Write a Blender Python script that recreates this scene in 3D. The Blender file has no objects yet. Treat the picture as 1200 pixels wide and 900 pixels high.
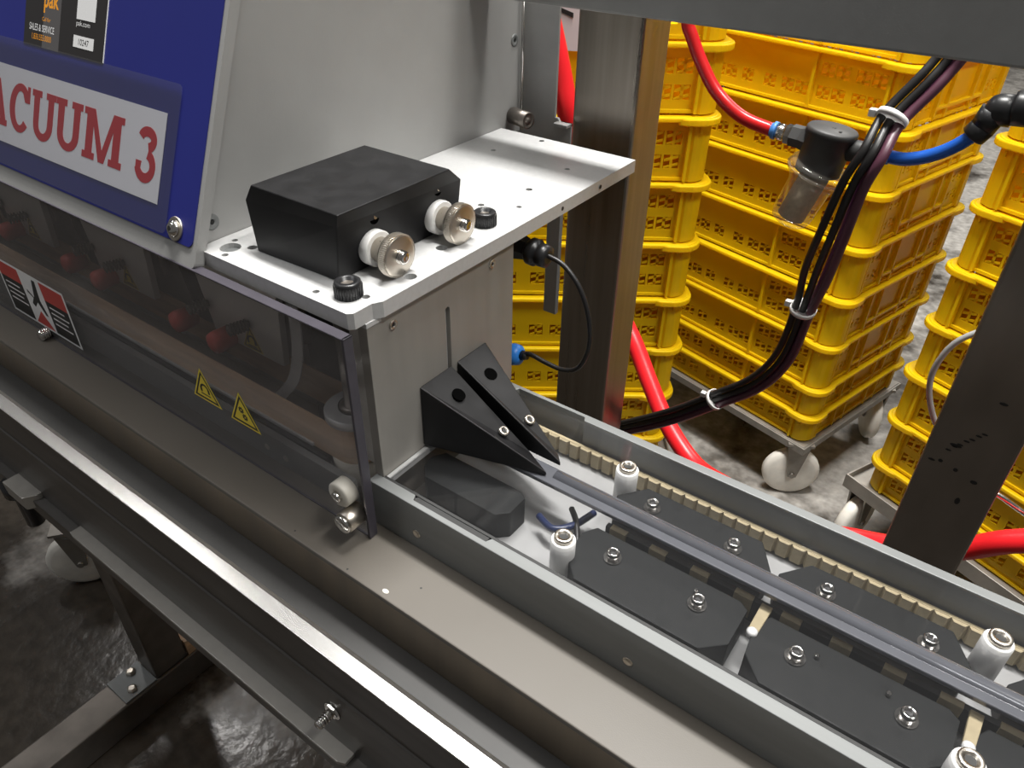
import bpy, bmesh, math, random
from mathutils import Vector, Matrix
random.seed(7)
sc = bpy.context.scene
COL = sc.collection
Z0 = 0.977                      # height of the machine's top plate above the floor
MM = 0.001

# ------------------------------------------------------------------ camera
cam = bpy.data.cameras.new('camera')
cam.sensor_fit = 'HORIZONTAL'
cam.sensor_width = 36.0
cam.lens = 36.0 * 873.82 / 1200.0
cam.clip_start = 0.01
cam.clip_end = 60
cam_o = bpy.data.objects.new('camera', cam)
COL.objects.link(cam_o)
r0 = Vector((0.80660139, 0.59094109, 0.01352134))
r1 = Vector((0.35264447, -0.46272983, -0.81334063))
r2 = Vector((-0.47437967, 0.66080991, -0.58163063))
M = Matrix.Identity(4)
for i in range(3):
    M[i][0] = r0[i]; M[i][1] = -r1[i]; M[i][2] = -r2[i]
M.translation = (0.29872, -0.25170, 0.22342 + Z0)
cam_o.matrix_world = M
sc.camera = cam_o

# ------------------------------------------------------------------ world, lamps, exposure
sc.view_settings.view_transform = 'Standard'
sc.view_settings.look = 'None'
sc.view_settings.gamma = 1
sc.view_settings.use_curve_mapping = False
sc.view_settings.exposure = 0.25
w = bpy.data.worlds.new('world'); sc.world = w
w.use_nodes = True
w.node_tree.nodes['Background'].inputs[0].default_value = (1.0, 0.98, 0.95, 1)
w.node_tree.nodes['Background'].inputs[1].default_value = 0.09


def lamp(name, loc, size, power, col, aim):
    l = bpy.data.lights.new(name, 'AREA')
    l.shape = 'RECTANGLE'; l.size = size[0]; l.size_y = size[1]
    l.energy = power; l.color = col
    o = bpy.data.objects.new(name, l); COL.objects.link(o)
    o.location = loc
    d = (Vector(aim) - Vector(loc))
    o.rotation_euler = d.to_track_quat('-Z', 'Y').to_euler()
    return o


lamp('overhead_light', (-0.1, 0.6, 3.5), (1.2, 0.25), 125, (1.0, 0.985, 0.95), (-0.1, 0.6, 0))
lamp('overhead_light', (1.5, 0.3, 3.5), (0.25, 1.2), 58, (1.0, 0.98, 0.94), (1.5, 0.3, 0))
lamp('overhead_light', (-3.0, 0.9, 3.5), (0.55, 0.2), 17, (1.0, 0.97, 0.94), (-3.0, 0.9, 0))
lamp('overhead_light', (-1.7, -1.2, 3.5), (1.2, 0.25), 22, (0.97, 0.98, 1.0), (-1.7, -1.2, 0))  # added fill for the hood front, no known lamp there
lamp('overhead_light', (0.4, 4.0, 3.5), (1.2, 0.3), 65, (1.0, 0.97, 0.92), (0.4, 4.0, 0))

# ------------------------------------------------------------------ materials
MATS = {}


def mat(name, col, metal=0.0, rough=0.5, noise=0.0, nscale=40, stretch=(1, 1, 1), bump=0.0, spec=0.5, coat=0.0,
        rnoise=0.0, col2=None, bscale=None, detail=4):
    m = bpy.data.materials.new(name); m.use_nodes = True
    nt = m.node_tree; b = nt.nodes['Principled BSDF']
    b.inputs['Base Color'].default_value = (*col, 1)
    b.inputs['Metallic'].default_value = metal
    b.inputs['Roughness'].default_value = rough
    b.inputs['Specular IOR Level'].default_value = spec
    b.inputs['Coat Weight'].default_value = coat
    if noise or bump or rnoise or col2:
        tc = nt.nodes.new('ShaderNodeTexCoord')
        mp = nt.nodes.new('ShaderNodeMapping'); mp.inputs['Scale'].default_value = stretch
        nt.links.new(tc.outputs['Object'], mp.inputs['Vector'])
        n = nt.nodes.new('ShaderNodeTexNoise'); n.inputs['Scale'].default_value = nscale
        n.inputs['Detail'].default_value = detail
        nt.links.new(mp.outputs[0], n.inputs['Vector'])
        if noise or col2:
            r = nt.nodes.new('ShaderNodeValToRGB')
            r.color_ramp.elements[0].position = 0.3; r.color_ramp.elements[1].position = 0.7
            a = col2 if col2 else tuple(max(0, c * (1 - noise)) for c in col)
            bb = col if col2 else tuple(min(1, c * (1 + noise)) for c in col)
            r.color_ramp.elements[0].color = (*a, 1); r.color_ramp.elements[1].color = (*bb, 1)
            nt.links.new(n.outputs['Fac'], r.inputs[0]); nt.links.new(r.outputs[0], b.inputs['Base Color'])
        if rnoise:
            mr = nt.nodes.new('ShaderNodeMapRange')
            mr.inputs['From Min'].default_value = 0.3; mr.inputs['From Max'].default_value = 0.7
            mr.inputs['To Min'].default_value = max(0.02, rough - rnoise); mr.inputs['To Max'].default_value = min(1, rough + rnoise)
            nt.links.new(n.outputs['Fac'], mr.inputs['Value']); nt.links.new(mr.outputs[0], b.inputs['Roughness'])
        if bump:
            n2 = n
            if bscale:
                n2 = nt.nodes.new('ShaderNodeTexNoise'); n2.inputs['Scale'].default_value = bscale
                nt.links.new(mp.outputs[0], n2.inputs['Vector'])
            bp = nt.nodes.new('ShaderNodeBump'); bp.inputs['Strength'].default_value = bump; bp.inputs['Distance'].default_value = 0.001
            nt.links.new(n2.outputs['Fac'], bp.inputs['Height']); nt.links.new(bp.outputs[0], b.inputs['Normal'])
    MATS[name] = m
    return m


def clear(name, tint, rough=0.03, haze=0.0, hazecol=(0.6, 0.6, 0.62), refl=1.0):
    """thin clear plastic: see-through with a Fresnel gloss and a little surface haze"""
    m = bpy.data.materials.new(name); m.use_nodes = True
    nt = m.node_tree; nt.nodes.clear()
    out = nt.nodes.new('ShaderNodeOutputMaterial')
    tr = nt.nodes.new('ShaderNodeBsdfTransparent'); tr.inputs[0].default_value = (*tint, 1)
    gl = nt.nodes.new('ShaderNodeBsdfGlossy'); gl.inputs['Roughness'].default_value = rough
    gl.inputs[0].default_value = (refl, refl, refl, 1)
    lw = nt.nodes.new('ShaderNodeLayerWeight'); lw.inputs[0].default_value = 0.5
    pw = nt.nodes.new('ShaderNodeMath'); pw.operation = 'POWER'; pw.inputs[1].default_value = 4.0
    fr = nt.nodes.new('ShaderNodeMath'); fr.operation = 'MULTIPLY_ADD'; fr.inputs[1].default_value = 0.8; fr.inputs[2].default_value = 0.035
    nt.links.new(lw.outputs['Facing'], pw.inputs[0]); nt.links.new(pw.outputs[0], fr.inputs[0])
    mx = nt.nodes.new('ShaderNodeMixShader')
    nt.links.new(fr.outputs[0], mx.inputs[0]); nt.links.new(tr.outputs[0], mx.inputs[1]); nt.links.new(gl.outputs[0], mx.inputs[2])
    last = mx
    if haze:
        df = nt.nodes.new('ShaderNodeBsdfDiffuse'); df.inputs[0].default_value = (*hazecol, 1)
        m2 = nt.nodes.new('ShaderNodeMixShader'); m2.inputs[0].default_value = haze
        nt.links.new(mx.outputs[0], m2.inputs[1]); nt.links.new(df.outputs[0], m2.inputs[2]); last = m2
    nt.links.new(last.outputs[0], out.inputs[0])
    MATS[name] = m
    return m


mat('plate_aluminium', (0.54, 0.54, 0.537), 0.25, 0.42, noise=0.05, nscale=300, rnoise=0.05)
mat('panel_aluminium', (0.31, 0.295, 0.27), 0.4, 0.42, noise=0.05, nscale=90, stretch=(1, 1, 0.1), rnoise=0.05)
mat('rail_aluminium', (0.185, 0.192, 0.19), 0.2, 0.45, noise=0.04, nscale=200, stretch=(0.05, 1, 1))
mat('hood_paint', (0.31, 0.308, 0.30), 0.0, 0.42, noise=0.03, nscale=30, bump=0.05, bscale=900)
mat('grey_paint', (0.25, 0.25, 0.243), 0.0, 0.5, noise=0.05, nscale=60, bump=0.1, bscale=900)
mat('light_grey_paint', (0.36, 0.36, 0.355), 0.0, 0.45, noise=0.05, nscale=60)
mat('blue_enamel', (0.014, 0.019, 0.17), 0.0, 0.4, noise=0.08, nscale=8)
mat('sign_white', (0.86, 0.86, 0.88), 0, 0.4)
mat('sign_red', (0.52, 0.012, 0.02), 0, 0.5)
mat('label_black', (0.022, 0.02, 0.02), 0, 0.4)
mat('label_grey', (0.09, 0.085, 0.085), 0, 0.4)
mat('label_orange', (0.85, 0.34, 0.02), 0, 0.5)
mat('label_white', (0.75, 0.75, 0.75), 0, 0.5)
mat('warning_red', (0.50, 0.05, 0.04), 0, 0.5)
mat('warning_yellow', (0.85, 0.66, 0.04), 0, 0.5)
mat('ink_black', (0.012, 0.012, 0.012), 0, 0.5)
mat('hole_shade', (0.002, 0.002, 0.002), 0.0, 0.9, spec=0.0)  # darkness inside holes, painted on shallow discs
mat('black_anodised', (0.008, 0.0078, 0.0085), 0.0, 0.45, noise=0.25, nscale=60, rnoise=0.06, spec=0.3)
mat('black_plastic', (0.014, 0.014, 0.015), 0.0, 0.35)
mat('grey_plastic', (0.05, 0.049, 0.048), 0.0, 0.5)
mat('black_guide', (0.0045, 0.0054, 0.0054), 0.0, 0.55, noise=0.3, nscale=90, rnoise=0.1, spec=0.3)
mat('chrome', (0.75, 0.73, 0.70), 1.0, 0.16, rnoise=0.05, nscale=300)
mat('nickel', (0.62, 0.57, 0.50), 1.0, 0.33, rnoise=0.06, nscale=200)
mat('white_nylon', (0.70, 0.695, 0.68), 0.0, 0.45)
mat('cream_nylon', (0.62, 0.59, 0.52), 0.0, 0.45)
mat('belt_cream', (0.40, 0.33, 0.20), 0.0, 0.6, noise=0.15, nscale=120, bump=0.2)
mat('belt_tan', (0.58, 0.39, 0.24), 0.0, 0.5, noise=0.25, nscale=25, stretch=(0.4, 1, 4))
mat('belt_black', (0.02, 0.02, 0.02), 0.0, 0.6)
mat('bed_beige', (0.108, 0.096, 0.081), 0.0, 0.45, noise=0.04, nscale=14, bump=0.04, bscale=1200, rnoise=0.05)
mat('bed_side', (0.27, 0.22, 0.165), 0.7, 0.38, noise=0.15, nscale=10, stretch=(6, 1, 0.6), rnoise=0.08)
mat('dark_deck', (0.036, 0.035, 0.034), 0.2, 0.5, noise=0.1, nscale=30)
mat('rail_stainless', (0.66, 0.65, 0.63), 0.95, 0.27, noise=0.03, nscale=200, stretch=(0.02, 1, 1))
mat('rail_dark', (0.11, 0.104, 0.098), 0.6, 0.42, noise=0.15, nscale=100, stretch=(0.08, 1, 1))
mat('post_stainless', (0.30, 0.27, 0.235), 0.95, 0.34, noise=0.18, nscale=90, stretch=(1, 1, 0.04), rnoise=0.08)
mat('dark_post_stainless', (0.22, 0.195, 0.17), 0.75, 0.42, noise=0.18, nscale=18, stretch=(1, 1, 0.5), rnoise=0.1)
mat('stand_stainless', (0.20, 0.18, 0.16), 0.85, 0.42, noise=0.2, nscale=25, rnoise=0.08)
mat('yellow_plastic', (0.93, 0.69, 0.008), 0.0, 0.36, noise=0.04, nscale=6, spec=0.4)
mat('dolly_steel', (0.34, 0.32, 0.29), 0.6, 0.45, noise=0.15, nscale=30)
mat('wheel_white', (0.82, 0.79, 0.72), 0.0, 0.4, noise=0.12, nscale=30)
mat('hose_red', (0.55, 0.012, 0.014), 0.0, 0.28)
mat('hose_red_thick', (0.80, 0.015, 0.022), 0.0, 0.35)
mat('hose_blue', (0.018, 0.11, 0.50), 0.0, 0.25)
mat('tube_navy', (0.012, 0.022, 0.075), 0.0, 0.3)
mat('collet_blue', (0.08, 0.25, 0.62), 0.0, 0.4)
mat('fitting_blue', (0.03, 0.22, 0.70), 0.0, 0.4)
mat('cable_black', (0.012, 0.011, 0.011), 0.0, 0.4)
mat('cable_maroon', (0.085, 0.028, 0.048), 0.0, 0.4)
mat('cable_purple', (0.26, 0.08, 0.20), 0.0, 0.4)
mat('tube_grey', (0.33, 0.33, 0.32), 0.0, 0.3)
mat('silicone_red', (0.62, 0.075, 0.055), 0.0, 0.5)
mat('interior_grey', (0.50, 0.48, 0.45), 0.2, 0.5, noise=0.15, nscale=30)
mat('carriage_grey', (0.78, 0.76, 0.71), 0.3, 0.5, noise=0.08, nscale=30)
mat('interior_dark', (0.03, 0.028, 0.027), 0.0, 0.6)
mat('filter_core', (0.62, 0.53, 0.42), 0.0, 0.6, noise=0.1, nscale=300)
mat('edge_frost', (0.085, 0.088, 0.10), 0.0, 0.22, coat=0.6, noise=0.06, nscale=60)
mat('shield_edge', (0.055, 0.05, 0.062), 0.0, 0.35, noise=0.1, nscale=60)
mat('card_pink', (0.66, 0.56, 0.56), 0.0, 0.6)
mat('duct_grey', (0.5, 0.5, 0.49), 0.0, 0.6)
clear('clear_cover', (0.93, 0.93, 0.935), 0.04, haze=0.006)
clear('smoke_shield', (0.93, 0.925, 0.93), 0.10, haze=0.085, hazecol=(0.5, 0.49, 0.5), refl=0.5)
clear('clear_bowl', (0.93, 0.91, 0.87), 0.05, haze=0.06, hazecol=(0.75, 0.70, 0.62))
clear('clear_sleeve', (0.96, 0.96, 0.97), 0.15, haze=0.02, hazecol=(0.7, 0.7, 0.75), refl=0.45)

ym = MATS['yellow_plastic']; yt = ym.node_tree
yb = yt.nodes['Principled BSDF']; yo = yt.nodes['Material Output']
tl = yt.nodes.new('ShaderNodeBsdfTranslucent'); tl.inputs[0].default_value = (0.95, 0.70, 0.008, 1)
yx = yt.nodes.new('ShaderNodeMixShader'); yx.inputs[0].default_value = 0.45
yt.links.new(yb.outputs[0], yx.inputs[1]); yt.links.new(tl.outputs[0], yx.inputs[2]); yt.links.new(yx.outputs[0], yo.inputs[0])

# concrete floor with wet patches and painted shade
m = bpy.data.materials.new('concrete_floor'); m.use_nodes = True
nt = m.node_tree; b = nt.nodes['Principled BSDF']
tc = nt.nodes.new('ShaderNodeTexCoord')
n1 = nt.nodes.new('ShaderNodeTexNoise'); n1.inputs['Scale'].default_value = 2.2; n1.inputs['Detail'].default_value = 6
n1.inputs['Roughness'].default_value = 0.65
n2 = nt.nodes.new('ShaderNodeTexNoise'); n2.inputs['Scale'].default_value = 38; n2.inputs['Detail'].default_value = 8
for n in (n1, n2):
    nt.links.new(tc.outputs['Object'], n.inputs['Vector'])
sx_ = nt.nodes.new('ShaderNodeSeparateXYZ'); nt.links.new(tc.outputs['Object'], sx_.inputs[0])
gy = nt.nodes.new('ShaderNodeMapRange')  # machine's shade on the front floor, put into the colour
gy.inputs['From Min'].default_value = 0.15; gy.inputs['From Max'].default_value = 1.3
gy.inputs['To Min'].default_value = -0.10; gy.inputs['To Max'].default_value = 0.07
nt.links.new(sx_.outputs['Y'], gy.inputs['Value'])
damp_shade = nt.nodes.new('ShaderNodeMath'); damp_shade.operation = 'ADD'
nt.links.new(n1.outputs['Fac'], damp_shade.inputs[0]); nt.links.new(gy.outputs[0], damp_shade.inputs[1])
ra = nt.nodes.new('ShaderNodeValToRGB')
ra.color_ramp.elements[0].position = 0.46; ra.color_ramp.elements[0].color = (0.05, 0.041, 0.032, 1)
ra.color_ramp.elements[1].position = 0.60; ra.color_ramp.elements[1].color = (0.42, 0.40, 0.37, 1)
rb = nt.nodes.new('ShaderNodeValToRGB')
rb.color_ramp.elements[0].position = 0.3; rb.color_ramp.elements[0].color = (0.62, 0.61, 0.60, 1)
rb.color_ramp.elements[1].position = 0.72; rb.color_ramp.elements[1].color = (1.25, 1.25, 1.25, 1)
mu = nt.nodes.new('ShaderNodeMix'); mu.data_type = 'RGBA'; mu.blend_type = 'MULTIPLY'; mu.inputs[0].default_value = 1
nt.links.new(damp_shade.outputs[0], ra.inputs[0]); nt.links.new(n2.outputs['Fac'], rb.inputs[0])
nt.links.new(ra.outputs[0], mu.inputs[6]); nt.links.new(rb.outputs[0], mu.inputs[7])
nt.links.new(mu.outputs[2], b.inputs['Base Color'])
mr = nt.nodes.new('ShaderNodeMapRange')
mr.inputs['From Min'].default_value = 0.42; mr.inputs['From Max'].default_value = 0.6
mr.inputs['To Min'].default_value = 0.2; mr.inputs['To Max'].default_value = 0.6
nt.links.new(damp_shade.outputs[0], mr.inputs['Value']); nt.links.new(mr.outputs[0], b.inputs['Roughness'])
bp = nt.nodes.new('ShaderNodeBump'); bp.inputs['Strength'].default_value = 0.35; bp.inputs['Distance'].default_value = 0.003
nt.links.new(n2.outputs['Fac'], bp.inputs['Height']); nt.links.new(bp.outputs[0], b.inputs['Normal'])
MATS['concrete_floor'] = m

# ------------------------------------------------------------------ mesh helpers (millimetres)
ORI = {}


def circ(cx, cy, r, n=16, ry=None):
    ry = ry or r
    return [(cx + r * math.cos(2 * math.pi * i / n), cy + ry * math.sin(2 * math.pi * i / n)) for i in range(n)]


def rect(x0, x1, y0, y1):
    return [(x0, y0), (x1, y0), (x1, y1), (x0, y1)]


def rrect(x0, x1, y0, y1, r, n=5):
    pts = []
    for cx, cy, a0 in ((x1 - r, y1 - r, 0), (x0 + r, y1 - r, 90), (x0 + r, y0 + r, 180), (x1 - r, y0 + r, 270)):
        for i in range(n + 1):
            a = math.radians(a0 + 90 * i / n)
            pts.append((cx + r * math.cos(a), cy + r * math.sin(a)))
    return pts


def smooth_path(pts, k=6):
    P = [Vector(p) for p in pts]
    out = []
    for i in range(len(P) - 1):
        p0 = P[max(i - 1, 0)]; p1 = P[i]; p2 = P[i + 1]; p3 = P[min(i + 2, len(P) - 1)]
        for j in range(k):
            t = j / k
            out.append(0.5 * ((2 * p1) + (-p0 + p2) * t + (2 * p0 - 5 * p1 + 4 * p2 - p3) * t * t + (-p0 + 3 * p1 - 3 * p2 + p3) * t ** 3))
    out.append(P[-1])
    return out


class MB:
    def __init__(s, frame=None):
        s.bm = bmesh.new()
        s.f = frame or (lambda p: Vector(p))

    def v(s, p):
        return s.bm.verts.new(s.f(p))

    def box(s, x0, x1, y0, y1, z0, z1):
        V = [s.v((x, y, z)) for z in (z0, z1) for x, y in ((x0, y0), (x1, y0), (x1, y1), (x0, y1))]
        for q in ((3, 2, 1, 0), (4, 5, 6, 7), (0, 1, 5, 4), (1, 2, 6, 5), (2, 3, 7, 6), (3, 0, 4, 7)):
            s.bm.faces.new([V[i] for i in q])
        return s

    def hexa(s, pts):
        V = [s.v(p) for p in pts]
        for q in ((3, 2, 1, 0), (4, 5, 6, 7), (0, 1, 5, 4), (1, 2, 6, 5), (2, 3, 7, 6), (3, 0, 4, 7)):
            s.bm.faces.new([V[i] for i in q])
        return s

    def plate(s, outline, holes, d0, d1, axis='z'):
        """2-D outline with holes extruded from d0 to d1 along an axis"""
        def place(a, b, d):
            return {'z': (a, b, d), 'y': (a, d, b), 'x': (d, a, b)}[axis]
        loops = [outline] + list(holes)
        tops = []; edges = []
        for L in loops:
            vs = [s.v(place(a, b, d1)) for a, b in L]
            tops.append(vs)
            for i in range(len(vs)):
                edges.append(s.bm.edges.new((vs[i], vs[(i + 1) % len(vs)])))
        r = bmesh.ops.triangle_fill(s.bm, use_beauty=True, use_dissolve=False, edges=edges)
        faces = [g for g in r['geom'] if isinstance(g, bmesh.types.BMFace)]
        mp = {}
        for vs, L in zip(tops, loops):
            for v_, (a, b) in zip(vs, L):
                mp[v_] = s.v(place(a, b, d0))
        for f in faces:
            s.bm.faces.new([mp[v_] for v_ in reversed(f.verts)])
        for vs in tops:
            for i in range(len(vs)):
                a, b = vs[i], vs[(i + 1) % len(vs)]
                s.bm.faces.new((a, b, mp[b], mp[a]))
        return s

    def lathe(s, p, axis, prof, n=20, smooth=True):
        """prof = [(distance along axis, radius)...]"""
        a = Vector(axis).normalized()
        t = Vector((0, 0, 1)) if abs(a.z) < 0.9 else Vector((1, 0, 0))
        e1 = a.cross(t).normalized(); e2 = a.cross(e1)
        p = Vector(p); rings = []
        for d, r in prof:
            if r < 1e-6:
                rings.append([s.v(p + a * d)])
            else:
                rings.append([s.v(p + a * d + (e1 * math.cos(2 * math.pi * i / n) + e2 * math.sin(2 * math.pi * i / n)) * r) for i in range(n)])
        for A, B in zip(rings, rings[1:]):
            for i in range(n):
                j = (i + 1) % n
                if len(A) == 1 and len(B) == 1:
                    break
                if len(A) == 1:
                    f = s.bm.faces.new((A[0], B[j], B[i]))
                elif len(B) == 1:
                    f = s.bm.faces.new((A[i], A[j], B[0]))
                else:
                    f = s.bm.faces.new((A[i], A[j], B[j], B[i]))
                f.smooth = smooth
        for R_, fl in ((rings[0], True), (rings[-1], False)):
            if len(R_) > 1:
                s.bm.faces.new(R_ if fl else list(reversed(R_)))
        return s

    def cyl(s, p0, p1, r, n=16, r2=None):
        d = Vector(p1) - Vector(p0)
        return s.lathe(p0, d, [(0, r), (d.length, r if r2 is None else r2)], n)

    def tube(s, pts, r, n=10, k=6, closed=False, radii=None):
        P = smooth_path(pts, k) if k > 1 else [Vector(q) for q in pts]
        if closed:
            P = [Vector(q) for q in pts]
        rings = []; prev = None; N = len(P)
        for i, p in enumerate(P):
            if closed:
                t = (P[(i + 1) % N] - P[i - 1]).normalized()
            else:
                t = (P[min(i + 1, N - 1)] - P[max(i - 1, 0)]).normalized()
            if prev is None:
                u = t.cross(Vector((0, 0, 1)) if abs(t.z) < 0.9 else Vector((1, 0, 0))).normalized()
            else:
                u = (prev - t * prev.dot(t)).normalized()
            prev = u; w_ = t.cross(u)
            rr = radii[i] if radii else r
            rings.append([s.v(p + (u * math.cos(2 * math.pi * j / n) + w_ * math.sin(2 * math.pi * j / n)) * rr) for j in range(n)])
        M_ = len(rings)
        for i in range(M_ if closed else M_ - 1):
            A, B = rings[i], rings[(i + 1) % M_]
            for j in range(n):
                f = s.bm.faces.new((A[j], A[(j + 1) % n], B[(j + 1) % n], B[j])); f.smooth = True
        if not closed:
            s.bm.faces.new(list(reversed(rings[0]))); s.bm.faces.new(rings[-1])
        return s

    def ring(s, c, axis, R, r, n=20, m=8):
        a = Vector(axis).normalized(); t = Vector((0, 0, 1)) if abs(a.z) < 0.9 else Vector((1, 0, 0))
        e1 = a.cross(t).normalized(); e2 = a.cross(e1); c = Vector(c)
        return s.tube([c + (e1 * math.cos(2 * math.pi * i / n) + e2 * math.sin(2 * math.pi * i / n)) * R for i in range(n)], r, m, 1, True)

    def poly(s, pts3):
        s.bm.faces.new([s.v(p) for p in pts3]); return s

    def build(s, name, material, parent=None, bevel=0.0, world=True, label=None, seg=2, kind=None):
        """mesh object; coordinates given in mm in the machine frame unless world is False (then local)"""
        bmesh.ops.recalc_face_normals(s.bm, faces=s.bm.faces[:])
        me = bpy.data.meshes.new(name)
        off = Vector((0, 0, Z0)) if world else Vector((0, 0, 0))
        if parent is not None and world:
            off = off - ORI[parent.name]
        for v_ in s.bm.verts:
            v_.co = v_.co * MM + off
        s.bm.to_mesh(me); s.bm.free()
        me.materials.append(MATS[material])
        o = bpy.data.objects.new(name, me); COL.objects.link(o)
        if parent is not None:
            o.parent = parent
            ORI[o.name] = ORI[parent.name] if world else Vector((0, 0, 0))
        else:
            ORI[o.name] = Vector((0, 0, 0))
        if bevel:
            b_ = o.modifiers.new('bevel', 'BEVEL'); b_.width = bevel * MM; b_.segments = seg
            b_.limit_method = 'ANGLE'; b_.angle_limit = math.radians(40); b_.harden_normals = False
        if label:
            o['label'] = label
        if kind:
            o['kind'] = kind
        return o


def tag(o, label, cat, group=None):
    o['label'] = label; o['category'] = cat
    if group:
        o['group'] = group
    return o


def thing(name, label, cat, loc, rotz=0, group=None):
    """an Empty at the thing's base; loc in mm in the machine frame"""
    o = bpy.data.objects.new(name, None); COL.objects.link(o)
    o.empty_display_size = 0.02
    o.location = Vector(loc) * MM + Vector((0, 0, Z0)); o.rotation_euler = (0, 0, rotz)
    ORI[o.name] = o.location.copy()
    return tag(o, label, cat, group)


def struct(o):
    o['kind'] = 'structure'; return o


def copy_tree(o, parent=None):
    c = o.copy(); COL.objects.link(c)
    if parent is not None:
        c.parent = parent
    for ch in [x for x in bpy.data.objects if x.parent == o]:
        copy_tree(ch, c)
    return c


def hex_socket(mb, p, axis, r, d):
    return mb.lathe(p, axis, [(0, r), (d, r)], 6, smooth=False)


def cap_screw(parent, p, axis, r, h, material='chrome', washer=0.0, name='screw', inner='ink_black', ws=None):
    """socket head cap screw as a part (its socket and washer are sub-parts)"""
    p = Vector(p); a = Vector(axis).normalized()
    base = p
    wob = None
    if washer:
        base = p + a * 1.2
    s_ = MB().lathe(base, a, [(0, r), (h * 0.88, r), (h, r * 0.88), (h, r * 0.58), (h * 0.55, r * 0.55), (h * 0.55, 0)], 18).build(name, material, parent)
    hs = MB(); hex_socket(hs, base + a * (h * 0.55), a, r * 0.5, h * 0.04)
    hs.build('socket', inner, s_)
    if washer:
        MB().lathe(p, a, [(0, washer), (1.2, washer)], 20).build('washer', material, s_)
    return s_


# ------------------------------------------------------------------ the setting
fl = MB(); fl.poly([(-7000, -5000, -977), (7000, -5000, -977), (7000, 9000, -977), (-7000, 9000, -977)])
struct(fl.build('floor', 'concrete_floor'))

# steel frame of the line: two posts and a crossbeam
post = thing('steel_post', 'square brushed steel post left of the yellow crates, behind the bright plate', 'post', (-65, 428, -977))
MB().box(-100.5, -31.5, 400, 456, -977, 260).build('tube', 'post_stainless', post, bevel=3)
post2 = thing('steel_post', 'dark scuffed steel post at the right edge in front of the yellow crates', 'post', (334, 428, -977))
MB().box(300, 368, 400, 456, -977, 260).build('tube', 'dark_post_stainless', post2, bevel=3)
mk = MB()
for x, z, a, b_ in ((322, -205, 5, 1.6), (341, -150, 3.5, 1.5), (330, -230, 2, 2), (347, -236, 3, 2), (342, -262, 2.2, 4), (316, -226, 2, 1.8), (309, -228, 3, 1.2)):
    mk.plate(circ(x, z, a, 8, b_), [], 399.6, 400.2, 'y')
for i in range(7):
    mk.plate(circ(318 + i * 3.4, -212 + i * 4.6 + (i % 2), 2.6, 7, 0.9), [], 399.6, 400.2, 'y')
mk.build('scuff', 'ink_black', post2)
beam = tag(MB().box(-150, 1300, 300, 330, 123, 262).build('crossbeam', 'grey_paint', bevel=2),
           'dark grey painted horizontal beam across the top of the picture', 'beam')

# ------------------------------------------------------------------ hood with the blue control front
T = Vector((0, 0.3949, 0.9187)); N = Vector((0, -0.9187, 0.3949)); E0 = Vector((0, 10.4, 40.5))


def fr(p):                       # (x, along slope, outwards) -> machine frame
    return Vector((p[0] * 0.9735 + 7.9, 0, 0)) + E0 + T * (p[1] * 0.973) + N * p[2]


hood = thing('machine_hood', 'off-white painted machine hood with sloped blue front panel', 'machine', (-525, 190, -17))
def hpt(s_, o_):
    q = E0 + T * s_ + N * o_; return (q.y, q.z)
prof = [hpt(-50, -8.6), hpt(290, -8.6), (380, 301), (380, -11), (20, -11), (8, -8)]
MB().plate(prof, [], -900, -150, 'x').build('cover', 'hood_paint', hood, bevel=1.5, seg=3)
DP = lambda p: Vector((p[0], 0, 0)) + E0 + T * p[1] + N * p[2]
MB(DP).plate(rrect(-900, -140.8, -54.5, 290, 4), [], -8.6, -0.9, 'z').build('front_door', 'hood_paint', hood, bevel=2.2, seg=3)
MB(fr).plate(rrect(-760, -157, -42, 280, 5), [], -0.8, 0.0, 'z').build('front_panel', 'blue_enamel', hood, label='glossy dark blue front panel')
for x, s_ in ((-177.1, -33.2),):
    o = MB(fr).lathe((x, s_, 0), (0, 0, 1), [(0, 8.5), (0.9, 8.5), (1.3, 8)], 24).build('washer', 'nickel', hood)
    MB(fr).lathe((x, s_, 1.2), (0, 0, 1), [(0, 6), (1.5, 5.6), (3.2, 4.2), (3.8, 2.6), (3.8, 0)], 20).build('screw', 'chrome', o)
    MB(fr).lathe((x, s_, 5), (0, 0, 1), [(0, 2), (0.1, 2)], 6, smooth=False).build('socket', 'ink_black', o)
for y, z, in ((16.4, 13.3), (368, 77.3)):
    o = MB().lathe((-150, y, z), (1, 0, 0), [(0, 5.6), (0.5, 5.6), (0.9, 4.8), (0.9, 2.2), (0.3, 2), (0.3, 0)], 22).build('screw', 'rail_aluminium', hood)
    MB().lathe((-149.5, y, z), (1, 0, 0), [(0, 1.9), (0.1, 1.9)], 6, smooth=False).build('socket', 'ink_black', o)
inf = thing('inner_frame', 'dark grey back wall of the sealing chamber behind the guard', 'frame', (-450, 74, -176))
bk = MB()
bk.box(-900, -26, 72, 76, -176, -12)
bk.build('back_plate', 'interior_grey', inf)
MB().box(-128, -26, 61, 71.5, -176, -14).build('inner_block', 'interior_dark', inf)

# sign in its clear sleeve
sign = thing('sign', 'white paper sign reading VACUUM 3 in red slab letters', 'sign', tuple(fr((-330, 10, 0.6))))
MB(fr).plate(rect(-540, -201, -22, 41), [], 0.35, 0.6, 'z').build('paper', 'sign_white', sign)


def arc(cx, cy, rx, ry, a0, a1, n=12):
    return [(cx + rx * math.cos(math.radians(a0 + (a1 - a0) * i / n)), cy + ry * math.sin(math.radians(a0 + (a1 - a0) * i / n))) for i in range(n + 1)]


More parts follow.
